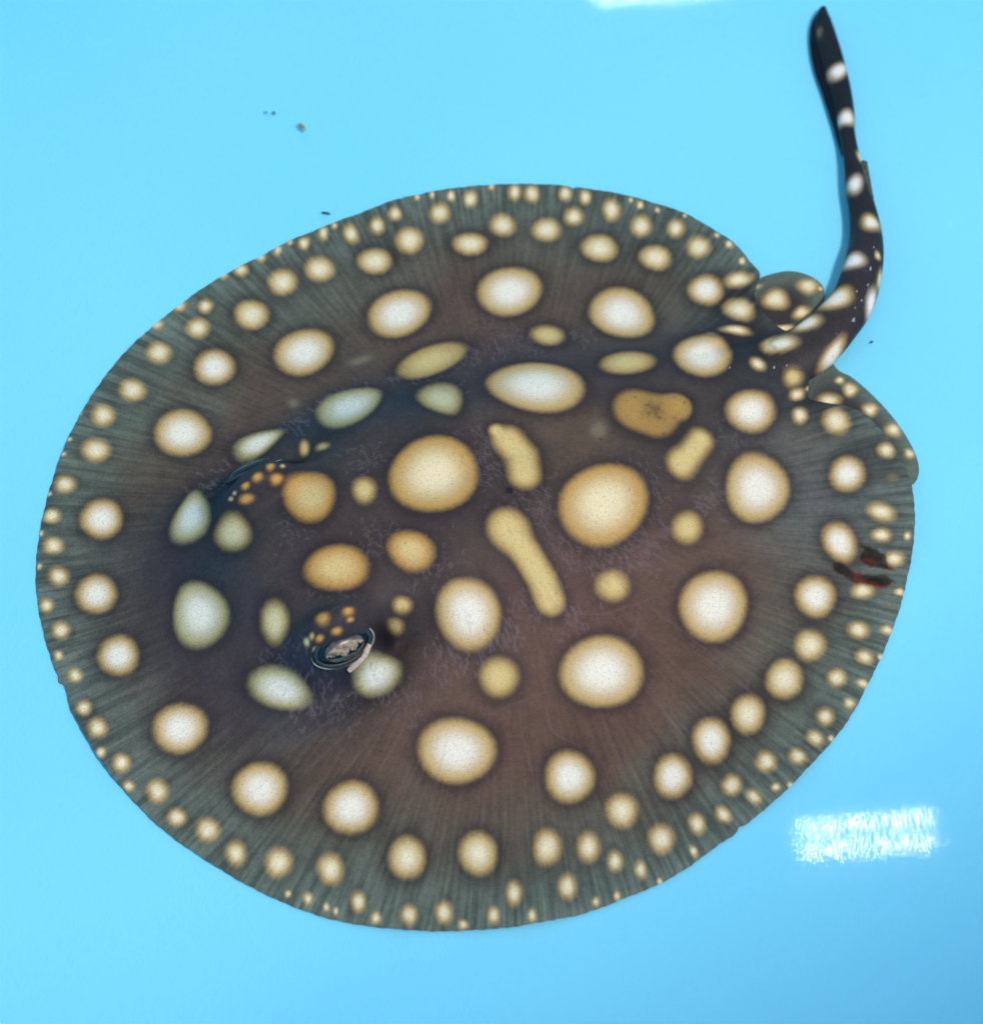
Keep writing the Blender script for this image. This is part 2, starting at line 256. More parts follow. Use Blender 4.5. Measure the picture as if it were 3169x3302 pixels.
TINTS = [  # skin tones, plus painted shade in the head hollows and rear creases
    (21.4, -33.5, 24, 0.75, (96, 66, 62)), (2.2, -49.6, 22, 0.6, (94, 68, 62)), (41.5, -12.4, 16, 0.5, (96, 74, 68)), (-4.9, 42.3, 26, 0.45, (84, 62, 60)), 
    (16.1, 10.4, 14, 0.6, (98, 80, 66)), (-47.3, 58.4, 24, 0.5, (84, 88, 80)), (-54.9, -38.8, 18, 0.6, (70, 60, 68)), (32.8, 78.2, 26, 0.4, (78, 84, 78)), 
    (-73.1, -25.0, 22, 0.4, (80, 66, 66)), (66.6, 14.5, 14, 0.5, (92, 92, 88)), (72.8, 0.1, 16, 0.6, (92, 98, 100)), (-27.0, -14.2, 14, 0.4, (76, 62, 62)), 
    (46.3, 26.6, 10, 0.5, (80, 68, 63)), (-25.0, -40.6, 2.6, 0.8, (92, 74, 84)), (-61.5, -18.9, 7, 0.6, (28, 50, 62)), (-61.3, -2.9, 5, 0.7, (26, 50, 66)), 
    (-43.8, 16.6, 5, 0.7, (28, 50, 68)), (-21.2, 21.6, 6, 0.5, (28, 46, 60)), (-42.2, -41.2, 6, 0.6, (34, 46, 66)), (-33.5, -48.7, 7, 0.4, (40, 42, 58)),  # dark blues put the head hollows' shade and blue sheen into the colour
    (-70.0, -17.9, 8, 0.4, (50, 46, 56)), (59.8, 55.0, 5, 0.8, (34, 32, 38)), (55.8, 50.9, 6, 0.6, (40, 42, 50)), (58.5, 44.5, 8, 0.7, (36, 40, 48)),  # dark greys here and below paint crease shade by pelvic fins and tail root
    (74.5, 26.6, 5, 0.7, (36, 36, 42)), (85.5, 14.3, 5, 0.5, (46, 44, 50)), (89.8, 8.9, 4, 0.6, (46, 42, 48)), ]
PAPILLAE = [
    (-0.1, 3.0, 4.2, 200), (9.0, -8.3, 3.6, 110), (17.0, -16.9, 3.0, 60), (28.5, -15.4, 3.0, 70), (-20.1, -47.6, 3.6, 70), (-9.5, 25.1, 2.6, 30), (8.4, 39.9, 3, 50), 
    (-1.3, 47.4, 2.5, 40), (-27.5, 3.0, 3, 60), (-13.5, -21.2, 3.2, 80), (-24.7, -16.7, 2.6, 50), (-42.9, -13.3, 2.4, 40), (-44.5, -41.0, 3, 50), (15.8, -30.1, 3, 60), 
    (34.6, 1.2, 3.4, 60), (-33.5, -48.2, 3.4, 50), (-33.5, -26.9, 2.4, 50), (54.3, 15.9, 3, 40), (7.8, -28.8, 2.5, 40), ]
CANALS = [
    [(-27.85, -52.35), (-33.31, -57.8), (-39.26, -63.83)], [(-23.38, -53.85), (-27.72, -59.54), (-33.1, -66.18)], [(-18.37, -54.31), (-22.17, -60.71), (-26.47, -66.84)], 
    [(-13.37, -55.19), (-15.52, -61.87), (-18.73, -68.6)], [(-9.48, -55.73), (-10.55, -61.88), (-12.68, -69.74)], [(-33.46, -51.77), (-38.93, -55.98), (-44.37, -60.36)], 
    [(34.12, -26.23), (45.31, -34.66), (57.28, -46.85)], [(30.91, -40.56), (35.8, -47.46), (41.12, -56.62)], [(21.45, -29.53), (28.35, -27.24), (36.49, -23.7)], 
    [(32.39, -26.35), (31.11, -32.3), (28.21, -34.8)], [(-1.17, -51.8), (5.52, -48.95), (13.36, -45.9)], [(11.1, -48.83), (13.27, -54.99), (18.79, -58.28)], 
    [(6.61, -53.95), (7.68, -60.7), (9.84, -67.45)], [(23.36, -51.31), (26.55, -59.28), (29.71, -66.06)], ]
CLOUD = (36.27, 18.45)
DARK_FLECKS = [
    (-23.11, -13.07), (43.59, 21.79), (41.0, 17.27), (32.26, 21.83), (41.25, 22.96), (24.21, 9.4), (-26.83, -48.31), (38.47, 12.96), (-28.78, -0.47), (46.29, 27.39), 
    (37.62, 16.65), (35.15, 19.96), ]
SORES = [
    [(82.68, -9.42), (85.19, -10.18), (87.39, -12.17), (89.07, -15.16), (86.97, -15.4), (84.13, -14.21), (82.24, -12.77)], 
    [(76.25, -13.34), (79.41, -15.36), (83.43, -16.48), (86.89, -17.04), (88.91, -18.32), (85.94, -19.64), (83.9, -18.49), (81.01, -18.08), (78.13, -17.33), (76.12, -15.56)], ]
STING = [(90.69, 77.56, 5.2), (90.7, 94.47, 4.8)]
THORNS = [
    (87.79, 59.58, 8.09), (85.48, 53.67, 8.14), (84.57, 49.4, 8.0), (84.0, 46.37, 7.76), (88.11, 55.88, 8.12), (89.08, 60.33, 8.08), (90.28, 66.6, 7.61), (76.82, 41.37, 7.05), 
    (71.16, 36.28, 6.08), (64.98, 34.1, 6.18), (54.5, 32.87, 8.16), (79.91, 42.67, 7.26), (89.41, 70.6, 7.26), (68.07, 34.92, 5.99), (86.29, 51.47, 8.16), ]
EYE_UV = (57.0, 24.4)
EYE_FACE = {-1: (0.66, 0.75), 1: (0.92, 0.42)}
EYE_PITCH = 0.0
EYE_SINK = 1.0
EYE_SIZE = (5.9, 3.3, 2.4)
FLAP_LINE = [(-30.37, -43.73), (-28.57, -42.32), (-26.99, -40.89), (-25.85, -39.1)]
FLAKES = [
    ('debris_flake', -46.92, 106.99, 2.0, 3.0, 0.55, -52, (150, 140, 95), 'tan food crumb drifting in clear water beyond the ray', 1), 
    ('debris_flake', -54.24, 112.15, 0.9, 1.0, 0.45, -30, (70, 120, 130), 'faint grey speck beside the tan crumb on the tub floor', 2), 
    ('debris_flake', -56.21, 112.48, 0.7, 0.9, 0.4, 10, (100, 160, 165), 'palest tiny speck near the grey speck on the tub floor', 6), 
    ('debris_flake', -40.15, 81.64, 1.0, 2.4, 0.35, -12, (40, 62, 70), 'dark thin sliver lying just off the edge of the disc', 3), 
    ('debris_flake', 89.32, 44.94, 0.6, 0.9, 0.3, 20, (70, 110, 125), 'tiny dark speck on the tub floor beside the tail root', 4), ]
LAMPS = [
    ((238.4, 245.6, 900.0), 0.091, (87.9, 27.8), 'white lamp with twelve lights whose glare falls beside the disc'), 
    ((133.4, 952.5, 900.0), 0.068, (108.1, 42.6), 'white lamp with twelve lights whose glare falls beyond the tail'), ]
LED_POWER = 95.0
LED_GLOW = 7.0
TUB_MID = (20.0, 180.0)
TUB_R = 322.0
TUB_H = 570.0  # unseen wall, raised this high to shade the floor's near edge

_rim = catmull(DISC_RIM, 14)
_t = np.arctan2(_rim[:, 1] - -5.0, _rim[:, 0] - 4.0)
_o = np.argsort(_t)
RIM_T, RIM_R = _t[_o], np.hypot(_rim[:, 0] - 4.0, _rim[:, 1] - -5.0)[_o]

# ---- the ray's shape in plan: millimetres on the tub floor, u along the spine from the snout, v across it
SNOUT = np.array((-93.0, -44.6)); TAIL_ROOT = np.array((73.0, 39.5)); DISC_MID = np.array((4.0, -5.0))
AXIS = (TAIL_ROOT - SNOUT) / np.linalg.norm(TAIL_ROOT - SNOUT); SIDE = np.array((-AXIS[1], AXIS[0]))

def spine_coords(x, y):
    dx, dy = x - SNOUT[0], y - SNOUT[1]
    return dx * AXIS[0] + dy * AXIS[1], dx * SIDE[0] + dy * SIDE[1]

def smooth(a, b, t):
    t = np.clip((t - a) / (b - a), 0, 1)
    return t * t * (3 - 2 * t)

def rim_radius(theta):
    return np.interp(theta, RIM_T, RIM_R, period=2 * math.pi)

def disc_r(x, y):
    dx, dy = x - DISC_MID[0], y - DISC_MID[1]
    return np.hypot(dx, dy) / rim_radius(np.arctan2(dy, dx))

def bump(u, v, cu, cv, su, sv, p=2.0):
    return np.exp(-(((u - cu) / su) ** 2 + ((v - cv) / sv) ** 2) ** (p / 2))

def height(x, y):
    """top surface of the disc above the tub floor"""
    u, v = spine_coords(x, y)
    r = np.minimum(disc_r(x, y), 1.0)
    th = np.arctan2(y - DISC_MID[1], x - DISC_MID[0])
    z = 1.0 + 4.6 * smooth(0.0, 0.75, 1.0 - r)
    top = np.interp(u, (0, 20, 35, 48, 60, 90, 125, 155, 186, 210), (0, 2.0, 6.5, 11, 13.5, 15, 12, 7.5, 4.2, 2))
    wid = np.interp(u, (0, 20, 35, 48, 60, 90, 125, 155, 186, 210), (12, 18, 23, 26, 28, 33, 27, 17, 8, 5))
    z += top * np.exp(-(np.abs(v) / wid) ** 2.6)
    av = np.abs(v)
    z += 7.6 * bump(u, av, 56.5, 20.5, 9.2, 5.4, 2.8)                 # the raised eye mounds
    z -= 2.2 * bump(u, av, 57, 30.0, 13, 4.5)                     # hollow outside the eyes
    z -= 1.6 * bump(u, v, 38, 0, 7, 9)                            # dip before the brow
    z -= 4.2 * bump(u, av, 69, 25.0, 4.6, 3.8)                    # spiracle behind each eye
    z += 1.2 * bump(u, av, 82, 23, 6, 6)
    z += 0.8 * bump(u, av, 100, 14, 14, 7)                        # gill muscle
    z -= 0.7 * bump(u, v, 105, 0, 26, 3.2)
    z += 1.3 * bump(u, av, 168, 14.0, 14, 5)                      # pelvic girdle
    z -= 1.2 * bump(u, av, 176, 9.5, 12, 2.0)                     # crease beside the tail root
    # the thin margin undulates a little
    z += smooth(0.72, 1.0, r) * (0.55 * np.sin(th * 7 + 0.6) + 0.35 * np.sin(th * 17 + 2.0) + 0.15 * np.sin(th * 41))
    z += 2.4 * smooth(0.7, 1.0, r) * np.exp(-((np.angle(np.exp(1j * (th - 0.24))) / 0.30) ** 4))    # rear corners ride over the pelvic fins
    z += 2.6 * smooth(0.7, 1.0, r) * np.exp(-((np.angle(np.exp(1j * (th - 0.84))) / 0.15) ** 4))
    return z


# ------------------------------------------------------------------ pigment, with some shade and bounce light painted in
PALETTE = {  # core, rim
    'w': ((232, 224, 212), (188, 157, 104)), 'g': ((226, 210, 174), (184, 145, 84)), 'G': ((210, 182, 128), (180, 138, 76)),
    't': ((212, 188, 130), (176, 147, 93)), 'y': ((202, 192, 154), (158, 142, 98)), 'c': ((230, 217, 188), (188, 159, 106)),
    'b': ((216, 215, 206), (162, 154, 112)), 'o': ((198, 154, 86), (166, 118, 62)), 'p': ((232, 228, 230), (196, 180, 156)),  # 'b' has the blue bounce light near the eyes put into its colour
    'd': ((130, 120, 98), (100, 92, 80)), 's': ((182, 142, 78), (160, 126, 74))}
STRENGTH = {'d': 0.6, 's': 0.92, 't': 0.95}

def spot_layers(f, size, kind):
    """f = 0 at the spot's centre and 1 on its edge; returns colour and cover"""
    core, rim = (lin(c) for c in PALETTE[kind])
    soft = np.clip(1.5 / size, 0.13, 0.62)
    cover = 1 - smooth(1 - soft * 0.9, 1 + soft * 0.7, f)
    g = smooth(0.22, 0.95, f) if kind not in 'c' else smooth(0.10, 0.95, f)
    colr = core + (rim - core) * g[..., None]
    return colr, cover * STRENGTH.get(kind, 1.0)

PX0, PY0, RES = -112.0, -112.0, 0.16
PW, PH = int(222 / RES), int(222 / RES)
gx = PX0 + np.arange(PW) * RES
gy = PY0 + np.arange(PH) * RES
GX, GY = np.meshgrid(gx, gy)

def paint_skin():
    u, v = spine_coords(GX, GY)
    r = disc_r(GX, GY)
    n1 = value_noise((PH, PW), 60, 1); n2 = value_noise((PH, PW), 18, 2); n3 = value_noise((PH, PW), 5, 3)
    fine = value_noise((PH, PW), 2.2, 4)
    def mix(a, b, m): return a + (b - a) * m[..., None]
    c = np.zeros((PH, PW, 3)) + lin((88, 72, 63))
    c = mix(c, lin((86, 88, 80)), smooth(0.62, 0.92, r + (n1 - 0.5) * 0.16))
    c = mix(c, lin((94, 106, 100)), smooth(0.80, 1.0, r) * 0.9)
    wid = np.interp(u, (0, 20, 35, 48, 60, 90, 125, 155, 186, 210), (12, 18, 25, 29, 32, 35, 30, 20, 11, 8))
    body = np.exp(-(np.abs(v) / (wid * 1.03)) ** 5) * smooth(14, 34, u)
    c = mix(c, lin((61, 56, 58)), body * 0.9)
    c = mix(c, lin((32, 44, 55)), np.exp(-(((u - 50) / 24) ** 2 + ((np.abs(v) - 26) / 10) ** 2)) * 0.85)  # bluish shade and sheen of the hollows round the eyes, painted in
    c = mix(c, lin((33, 46, 54)), np.exp(-(((u - 34) / 13) ** 2 + (v / 17) ** 2)) * 0.8)  # same painted blue shade in the dip before the brow
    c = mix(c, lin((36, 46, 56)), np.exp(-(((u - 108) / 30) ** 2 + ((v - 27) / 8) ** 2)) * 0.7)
    c = mix(c, lin((46, 46, 52)), np.exp(-(((u - 170) / 22) ** 2 + (v / 20) ** 2)) * 0.8)
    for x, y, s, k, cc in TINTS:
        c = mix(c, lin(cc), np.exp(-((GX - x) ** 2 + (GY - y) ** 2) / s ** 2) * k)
    c *= (0.84 + 0.20 * n1 + 0.14 * n2)[..., None] * (0.90 + 0.20 * n3)[..., None] * (0.94 + 0.12 * fine)[..., None]
    edge_n = (n3 - 0.5) * 0.55 + (fine - 0.5) * 0.6
    clear = np.ones((PH, PW))

    def window(x, y, R):
        i0, i1 = int((y - R - PY0) / RES), int((y + R - PY0) / RES) + 2
        j0, j1 = int((x - R - PX0) / RES), int((x + R - PX0) / RES) + 2
        return slice(max(i0, 0), min(i1, PH)), slice(max(j0, 0), min(j1, PW))
    fields = []
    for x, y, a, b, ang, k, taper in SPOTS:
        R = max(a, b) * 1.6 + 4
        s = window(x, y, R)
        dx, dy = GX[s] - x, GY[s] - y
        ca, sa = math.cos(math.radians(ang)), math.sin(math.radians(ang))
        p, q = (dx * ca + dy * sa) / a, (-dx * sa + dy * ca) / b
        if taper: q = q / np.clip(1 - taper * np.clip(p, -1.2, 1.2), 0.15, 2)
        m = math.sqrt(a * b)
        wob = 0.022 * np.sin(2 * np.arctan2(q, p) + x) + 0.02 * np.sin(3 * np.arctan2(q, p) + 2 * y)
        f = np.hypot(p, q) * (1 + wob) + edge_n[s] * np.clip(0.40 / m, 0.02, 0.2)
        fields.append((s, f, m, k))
    for pieces, k in BEANS:
        allp = np.array([p for pts, _ in pieces for p in pts]); (cx, cy), rmax = allp.mean(0), max(rad for _, rad in pieces)
        s = window(cx, cy, np.abs(allp - (cx, cy)).max() + rmax * 1.6 + 3)
        acc = np.zeros(GX[s].shape)
        for pts, rad in pieces:
            pts = np.array(pts)
            d = np.full(GX[s].shape, 1e9)
            for a, b in zip(pts[:-1], pts[1:]):
                ab = b - a
                t = np.clip(((GX[s] - a[0]) * ab[0] + (GY[s] - a[1]) * ab[1]) / (ab @ ab + 1e-9), 0, 1)
                d = np.minimum(d, np.hypot(GX[s] - a[0] - t * ab[0], GY[s] - a[1] - t * ab[1]))
            acc += np.exp(-7 * d / rad)
        f = np.maximum(-np.log(acc + 1e-30) / 7, 0)
        fields.append((s, f + edge_n[s] * 0.06, rmax, k))
    # dark ring of pigment round the larger spots
    for s, f, m, k in fields:
        if m < 1.6 or k in 'od': continue
        w = np.clip(2.4 / m, 0.3, 0.8)
        ring = np.exp(-((f - 1.0) / w) ** 2) * (0.66 if m > 3.5 else 0.32)
        c[s] = mix(c[s], lin((36, 31, 40)), ring)
    # pale branching papillae along the edge of the body and round the spots
    g = np.random.default_rng(11)
    pap = np.zeros((PH, PW))
    def stroke(x, y, ang, ln, wd, k):
        s = window(x, y, ln + 1)
        ca, sa = math.cos(ang), math.sin(ang)
        p, q = (GX[s] - x) * ca + (GY[s] - y) * sa, -(GX[s] - x) * sa + (GY[s] - y) * ca
        q = q + 0.12 * np.sin(p * 4 + x)
        d = np.hypot(p - np.clip(p, 0, ln), q)
        pap[s] = np.maximum(pap[s], k * np.exp(-(d / wd) ** 2))
    def outward(x, y):
        uu, vv = spine_coords(x, y)
        d = AXIS * np.clip((uu - 95) / 90, -0.6, 0.9) + SIDE * np.sign(vv)
        return math.atan2(d[1], d[0])
    for _ in range(620):
        uu = g.uniform(42, 150); side = -1 if g.random() < 0.62 else 1
        if math.sin(uu * 0.45 + side) + math.sin(uu * 0.17) < -0.5: continue
        w = np.interp(uu, (35, 48, 60, 90, 125, 155), (25, 29, 32, 35, 30, 20))
        vv = side * (w + g.normal(0, 2.2))
        x, y = SNOUT + AXIS * uu + SIDE * vv
        an = outward(x, y) + g.normal(0, 0.3)
        L = g.uniform(0.8, 2.1)
        stroke(x, y, an, L, 0.17, g.uniform(0.35, 0.8))
        ex, ey = x + math.cos(an) * L * 0.6, y + math.sin(an) * L * 0.6
        if g.random() < 0.6: stroke(ex, ey, an + g.choice((-1, 1)) * 0.6, L * 0.5, 0.15, 0.5)
    for px, py, sx, n in PAPILLAE:
        for _ in range(n):
            x, y = g.normal(px, sx), g.normal(py, sx)
            stroke(x, y, outward(x, y) + g.normal(0, 0.7), g.uniform(0.5, 1.4), 0.15, g.uniform(0.25, 0.65))
    for line in CANALS:
        ln = catmull(line, 20, False)
        for k, (a, b) in enumerate(zip(ln[:-1], ln[1:])):
            d = b - a
            stroke(a[0], a[1], math.atan2(d[1], d[0]), float(np.hypot(*d)), 0.2, 0.3 * (0.35 + 0.65 * math.sin(math.pi * (k + 1) / len(ln))))
    c = mix(c, lin((128, 114, 124)), np.clip(pap, 0, 1) * 0.5)
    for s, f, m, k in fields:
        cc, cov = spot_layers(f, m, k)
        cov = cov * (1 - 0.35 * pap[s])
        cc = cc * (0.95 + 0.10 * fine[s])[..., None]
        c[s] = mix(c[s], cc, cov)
        clear[s] = np.minimum(clear[s], 1 - 0.85 * cov)
    # clouded centre of the tan spot and the sore on the rear margin
    x, y = CLOUD
    c = mix(c, lin((70, 58, 46)), np.exp(-((GX - x) ** 2 + (GY - y) ** 2) / 3.0 ** 2) * (0.4 + 0.6 * n3) * 0.95)
    for (x, y) in DARK_FLECKS:
        c = mix(c, lin((40, 34, 34)), np.exp(-((GX - x) ** 2 + (GY - y) ** 2) / 0.32 ** 2) * 0.55)
    for poly in SORES:
        p = np.array(poly); inside = np.zeros((PH, PW), bool)
        s = window(*p.mean(0), np.abs(p - p.mean(0)).max() + 2)
        X, Y = GX[s] + (n3[s] - .5) * 1.6, GY[s] + (n2[s] - .5) * 1.2
        ins = np.zeros(X.shape, bool); j = len(p) - 1
        dist = np.full(X.shape, 1e9)
        for i in range(len(p)):
            (xi, yi), (xj, yj) = p[i], p[j]
            cond = ((yi > Y) != (yj > Y)) & (X < (xj - xi) * (Y - yi) / (yj - yi + 1e-12) + xi)
            ins ^= cond
            ab = p[j] - p[i]; t = np.clip(((X - xi) * ab[0] + (Y - yi) * ab[1]) / (ab @ ab), 0, 1)
            dist = np.minimum(dist, np.hypot(X - xi - t * ab[0], Y - yi - t * ab[1])); j = i
        sd = np.where(ins, -dist, dist)
        m = 1 - smooth(-0.35, 0.55, sd)
        red = lin((26, 17, 17)) + (lin((112, 32, 20)) - lin((26, 17, 17))) * (smooth(0.35, 0.7, n2[s]) * smooth(-2, 9, X - p[:, 0].min()))[..., None]
        c[s] = mix(c[s], red, m * (0.8 + 0.2 * n3[s]))
    # dark inside of the spiracles
    c = mix(c, lin((22, 20, 24)), np.exp(-(((u - 67.0) / 3.2) ** 2 + ((np.abs(v) - 24.2) / 2.4) ** 2) ** 1.5) * 0.9)
    finmask = (1 - body) * clear
    return np.clip(c, 0, 0.88), finmask

PIGMENT, FINMASK = paint_skin()

def sample(img, x, y):
    fx = np.clip((x - PX0) / RES, 0, PW - 1.001); fy = np.clip((y - PY0) / RES, 0, PH - 1.001)
    ix, iy = fx.astype(int), fy.astype(int); tx, ty = fx - ix, fy - iy
    if img.ndim == 3: tx, ty = tx[:, None], ty[:, None]
    return (img[iy, ix] * (1 - tx) + img[iy, ix + 1] * tx) * (1 - ty) + (img[iy + 1, ix] * (1 - tx) + img[iy + 1, ix + 1] * tx) * ty

def paint_spots(x, y, base, spots, edge=0.10):
    """pigment for the tail and the pelvic fins from their own spot lists"""
    c = base.copy()
    for sx, sy, a, b, ang, k, _ in spots:
        dx, dy = x - sx, y - sy
        ca, sa = math.cos(math.radians(ang)), math.sin(math.radians(ang))
        p, q = (dx * ca + dy * sa) / a, (-dx * sa + dy * ca) / b
        f = np.hypot(p, q) * (1 + 0.07 * np.sin(3 * np.arctan2(q, p) + sx))
        cc, cov = spot_layers(f, math.sqrt(a * b), k)
        c = c + (cc - c) * cov[:, None]
    return c

# ------------------------------------------------------------------ materials
def skin_material():
    m, nt, b = nodes_of('skin')
    N, L = nt.nodes, nt.links
    def math_node(op, a, bb=None):
        n = N.new('ShaderNodeMath'); n.operation = op
        for i, s in enumerate((a, bb)):
            if s is None: continue
            if isinstance(s, (int, float)): n.inputs[i].default_value = s
            else: L.new(s, n.inputs[i])
        return n.outputs[0]
    pig = N.new('ShaderNodeAttribute'); pig.attribute_name = 'pigment'
    fin = N.new('ShaderNodeAttribute'); fin.attribute_name = 'fin'
    tc = N.new('ShaderNodeTexCoord')
    rot = N.new('ShaderNodeVectorRotate'); rot.rotation_type = 'Z_AXIS'; rot.inputs['Angle'].default_value = math.pi - 0.56
    L.new(tc.outputs['Object'], rot.inputs['Vector'])
    sep = N.new('ShaderNodeSeparateXYZ'); L.new(rot.outputs[0], sep.inputs[0])
    ang = math_node('ARCTAN2', sep.outputs['Y'], sep.outputs['X'])
    rad = math_node('SQRT', math_node('ADD', math_node('MULTIPLY', sep.outputs['X'], sep.outputs['X']), math_node('MULTIPLY', sep.outputs['Y'], sep.outputs['Y'])))
    comb = N.new('ShaderNodeCombineXYZ')
    L.new(math_node('MULTIPLY', ang, 62.0), comb.inputs[0]); L.new(math_node('MULTIPLY', rad, 45.0), comb.inputs[1])
    rays = N.new('ShaderNodeTexNoise'); rays.noise_dimensions = '2D'; rays.inputs['Scale'].default_value = 1.0; rays.inputs['Detail'].default_value = 2.0; rays.inputs['Roughness'].default_value = 0.6
    L.new(comb.outputs[0], rays.inputs['Vector'])
    rr = N.new('ShaderNodeMapRange'); rr.inputs['From Min'].default_value = 0.36; rr.inputs['From Max'].default_value = 0.66
    rr.inputs['To Min'].default_value = 0.83; rr.inputs['To Max'].default_value = 1.22
    L.new(rays.outputs['Fac'], rr.inputs['Value'])
    ray_gain = N.new('ShaderNodeMix'); ray_gain.data_type = 'FLOAT'; ray_gain.clamp_factor = False
    L.new(fin.outputs['Fac'], ray_gain.inputs['Factor']); ray_gain.inputs[2].default_value = 1.0; L.new(rr.outputs[0], ray_gain.inputs[3])
    grain = N.new('ShaderNodeTexNoise'); grain.noise_dimensions = '2D'; grain.inputs['Scale'].default_value = 2600; grain.inputs['Detail'].default_value = 1.5
    L.new(tc.outputs['Object'], grain.inputs['Vector'])
    gr = N.new('ShaderNodeMapRange'); gr.inputs['From Min'].default_value = 0.3; gr.inputs['From Max'].default_value = 0.7
    gr.inputs['To Min'].default_value = 0.90; gr.inputs['To Max'].default_value = 1.09
    L.new(grain.outputs['Fac'], gr.inputs['Value'])
    vor = N.new('ShaderNodeTexVoronoi'); vor.voronoi_dimensions = '2D'; vor.inputs['Scale'].default_value = 620; L.new(tc.outputs['Object'], vor.inputs['Vector'])
    dots = N.new('ShaderNodeMapRange'); dots.inputs['From Min'].default_value = 0.06; dots.inputs['From Max'].default_value = 0.16
    dots.inputs['To Min'].default_value = 0.80; dots.inputs['To Max'].default_value = 1.0
    L.new(vor.outputs['Distance'], dots.inputs['Value'])
    gain = math_node('MULTIPLY', math_node('MULTIPLY', ray_gain.outputs[0], gr.outputs[0]), dots.outputs[0])
    mul = N.new('ShaderNodeVectorMath'); mul.operation = 'SCALE'
    L.new(pig.outputs['Color'], mul.inputs[0]); L.new(gain, mul.inputs['Scale'])
    L.new(mul.outputs[0], b.inputs['Base Color'])
    b.inputs['Roughness'].default_value = 0.5
    b.inputs['Specular IOR Level'].default_value = 0.12
    bp = N.new('ShaderNodeBump'); bp.inputs['Strength'].default_value = 0.25; bp.inputs['Distance'].default_value = 0.0002
    L.new(math_node('ADD', math_node('MULTIPLY', grain.outputs['Fac'], 0.6), math_node('MULTIPLY', rays.outputs['Fac'], fin.outputs['Fac'])), bp.inputs['Height'])
    L.new(bp.outputs[0], b.inputs['Normal'])
    return m

def tub_material():
    m, nt, b = nodes_of('blue_plastic')
    N, L = nt.nodes, nt.links
    tc = N.new('ShaderNodeTexCoord')
    n = N.new('ShaderNodeTexNoise'); n.inputs['Scale'].default_value = 9; n.inputs['Detail'].default_value = 1
    L.new(tc.outputs['Object'], n.inputs['Vector'])
    r = N.new('ShaderNodeValToRGB')
    r.color_ramp.elements[0].position = 0.3; r.color_ramp.elements[1].position = 0.7
    r.color_ramp.elements[0].color = (0.175, 0.675, 0.98, 1); r.color_ramp.elements[1].color = (0.20, 0.705, 0.99, 1)
    L.new(n.outputs['Fac'], r.inputs[0]); L.new(r.outputs[0], b.inputs['Base Color'])
    b.inputs['Roughness'].default_value = 0.75
    b.inputs['Specular IOR Level'].default_value = 0.6
    b.inputs['Coat Weight'].default_value = 1.0
    b.inputs['Coat Roughness'].default_value = 0.03
    b.inputs['Coat IOR'].default_value = 1.5
    # fine scratches and rubbed stars in the glossy skin of the plastic
    warp = N.new('ShaderNodeTexNoise'); warp.noise_dimensions = '2D'; warp.inputs['Scale'].default_value = 60; warp.inputs['Detail'].default_value = 1
    L.new(tc.outputs['Object'], warp.inputs['Vector'])
    add = N.new('ShaderNodeVectorMath'); add.operation = 'MULTIPLY_ADD'
    L.new(warp.outputs['Color'], add.inputs[0]); add.inputs[1].default_value = (0.01, 0.01, 0.01); L.new(tc.outputs['Object'], add.inputs[2])
    total = None
    for k, (deg, sx, sy) in enumerate(((48, 1600, 200), (-25, 900, 700))):
        mp = N.new('ShaderNodeMapping'); mp.inputs['Rotation'].default_value = (0, 0, math.radians(deg)); mp.inputs['Scale'].default_value = (sx, sy, 1)
        L.new(add.outputs[0], mp.inputs['Vector'])
        s = N.new('ShaderNodeTexNoise'); s.noise_dimensions = '2D'; s.inputs['Scale'].default_value = 1.0; s.inputs['Detail'].default_value = 2
        L.new(mp.outputs[0], s.inputs['Vector'])
        if total is None: total = s.outputs['Fac']
        else:
            ad = N.new('ShaderNodeMath'); ad.operation = 'ADD'; L.new(total, ad.inputs[0]); L.new(s.outputs['Fac'], ad.inputs[1]); total = ad.outputs[0]
    # worn hairlines where the gloss is rubbed away
    wear = None
    for deg, sx, sy in ((52, 3400, 260), (-38, 2600, 420)):
        mp = N.new('ShaderNodeMapping'); mp.inputs['Rotation'].default_value = (0, 0, math.radians(deg)); mp.inputs['Scale'].default_value = (sx, sy, 1)
        L.new(add.outputs[0], mp.inputs['Vector'])
        s = N.new('ShaderNodeTexNoise'); s.noise_dimensions = '2D'; s.inputs['Scale'].default_value = 1.0; s.inputs['Detail'].default_value = 2
        L.new(mp.outputs[0], s.inputs['Vector'])
        mr = N.new('ShaderNodeMapRange'); mr.inputs['From Min'].default_value = 0.40; mr.inputs['From Max'].default_value = 0.56
        mr.inputs['To Min'].default_value = 0.30; mr.inputs['To Max'].default_value = 1.0
        L.new(s.outputs['Fac'], mr.inputs['Value'])
        if wear is None: wear = mr.outputs[0]
        else:
            ml = N.new('ShaderNodeMath'); ml.operation = 'MULTIPLY'; L.new(wear, ml.inputs[0]); L.new(mr.outputs[0], ml.inputs[1]); wear = ml.outputs[0]
    L.new(wear, b.inputs['Coat Weight'])
    bp = N.new('ShaderNodeBump'); bp.inputs['Strength'].default_value = 1.0; bp.inputs['Distance'].default_value = 0.0000018
    L.new(total, bp.inputs['Height']); L.new(bp.outputs[0], b.inputs['Coat Normal'])
    return m

SKIN = skin_material()
TUB = tub_material()

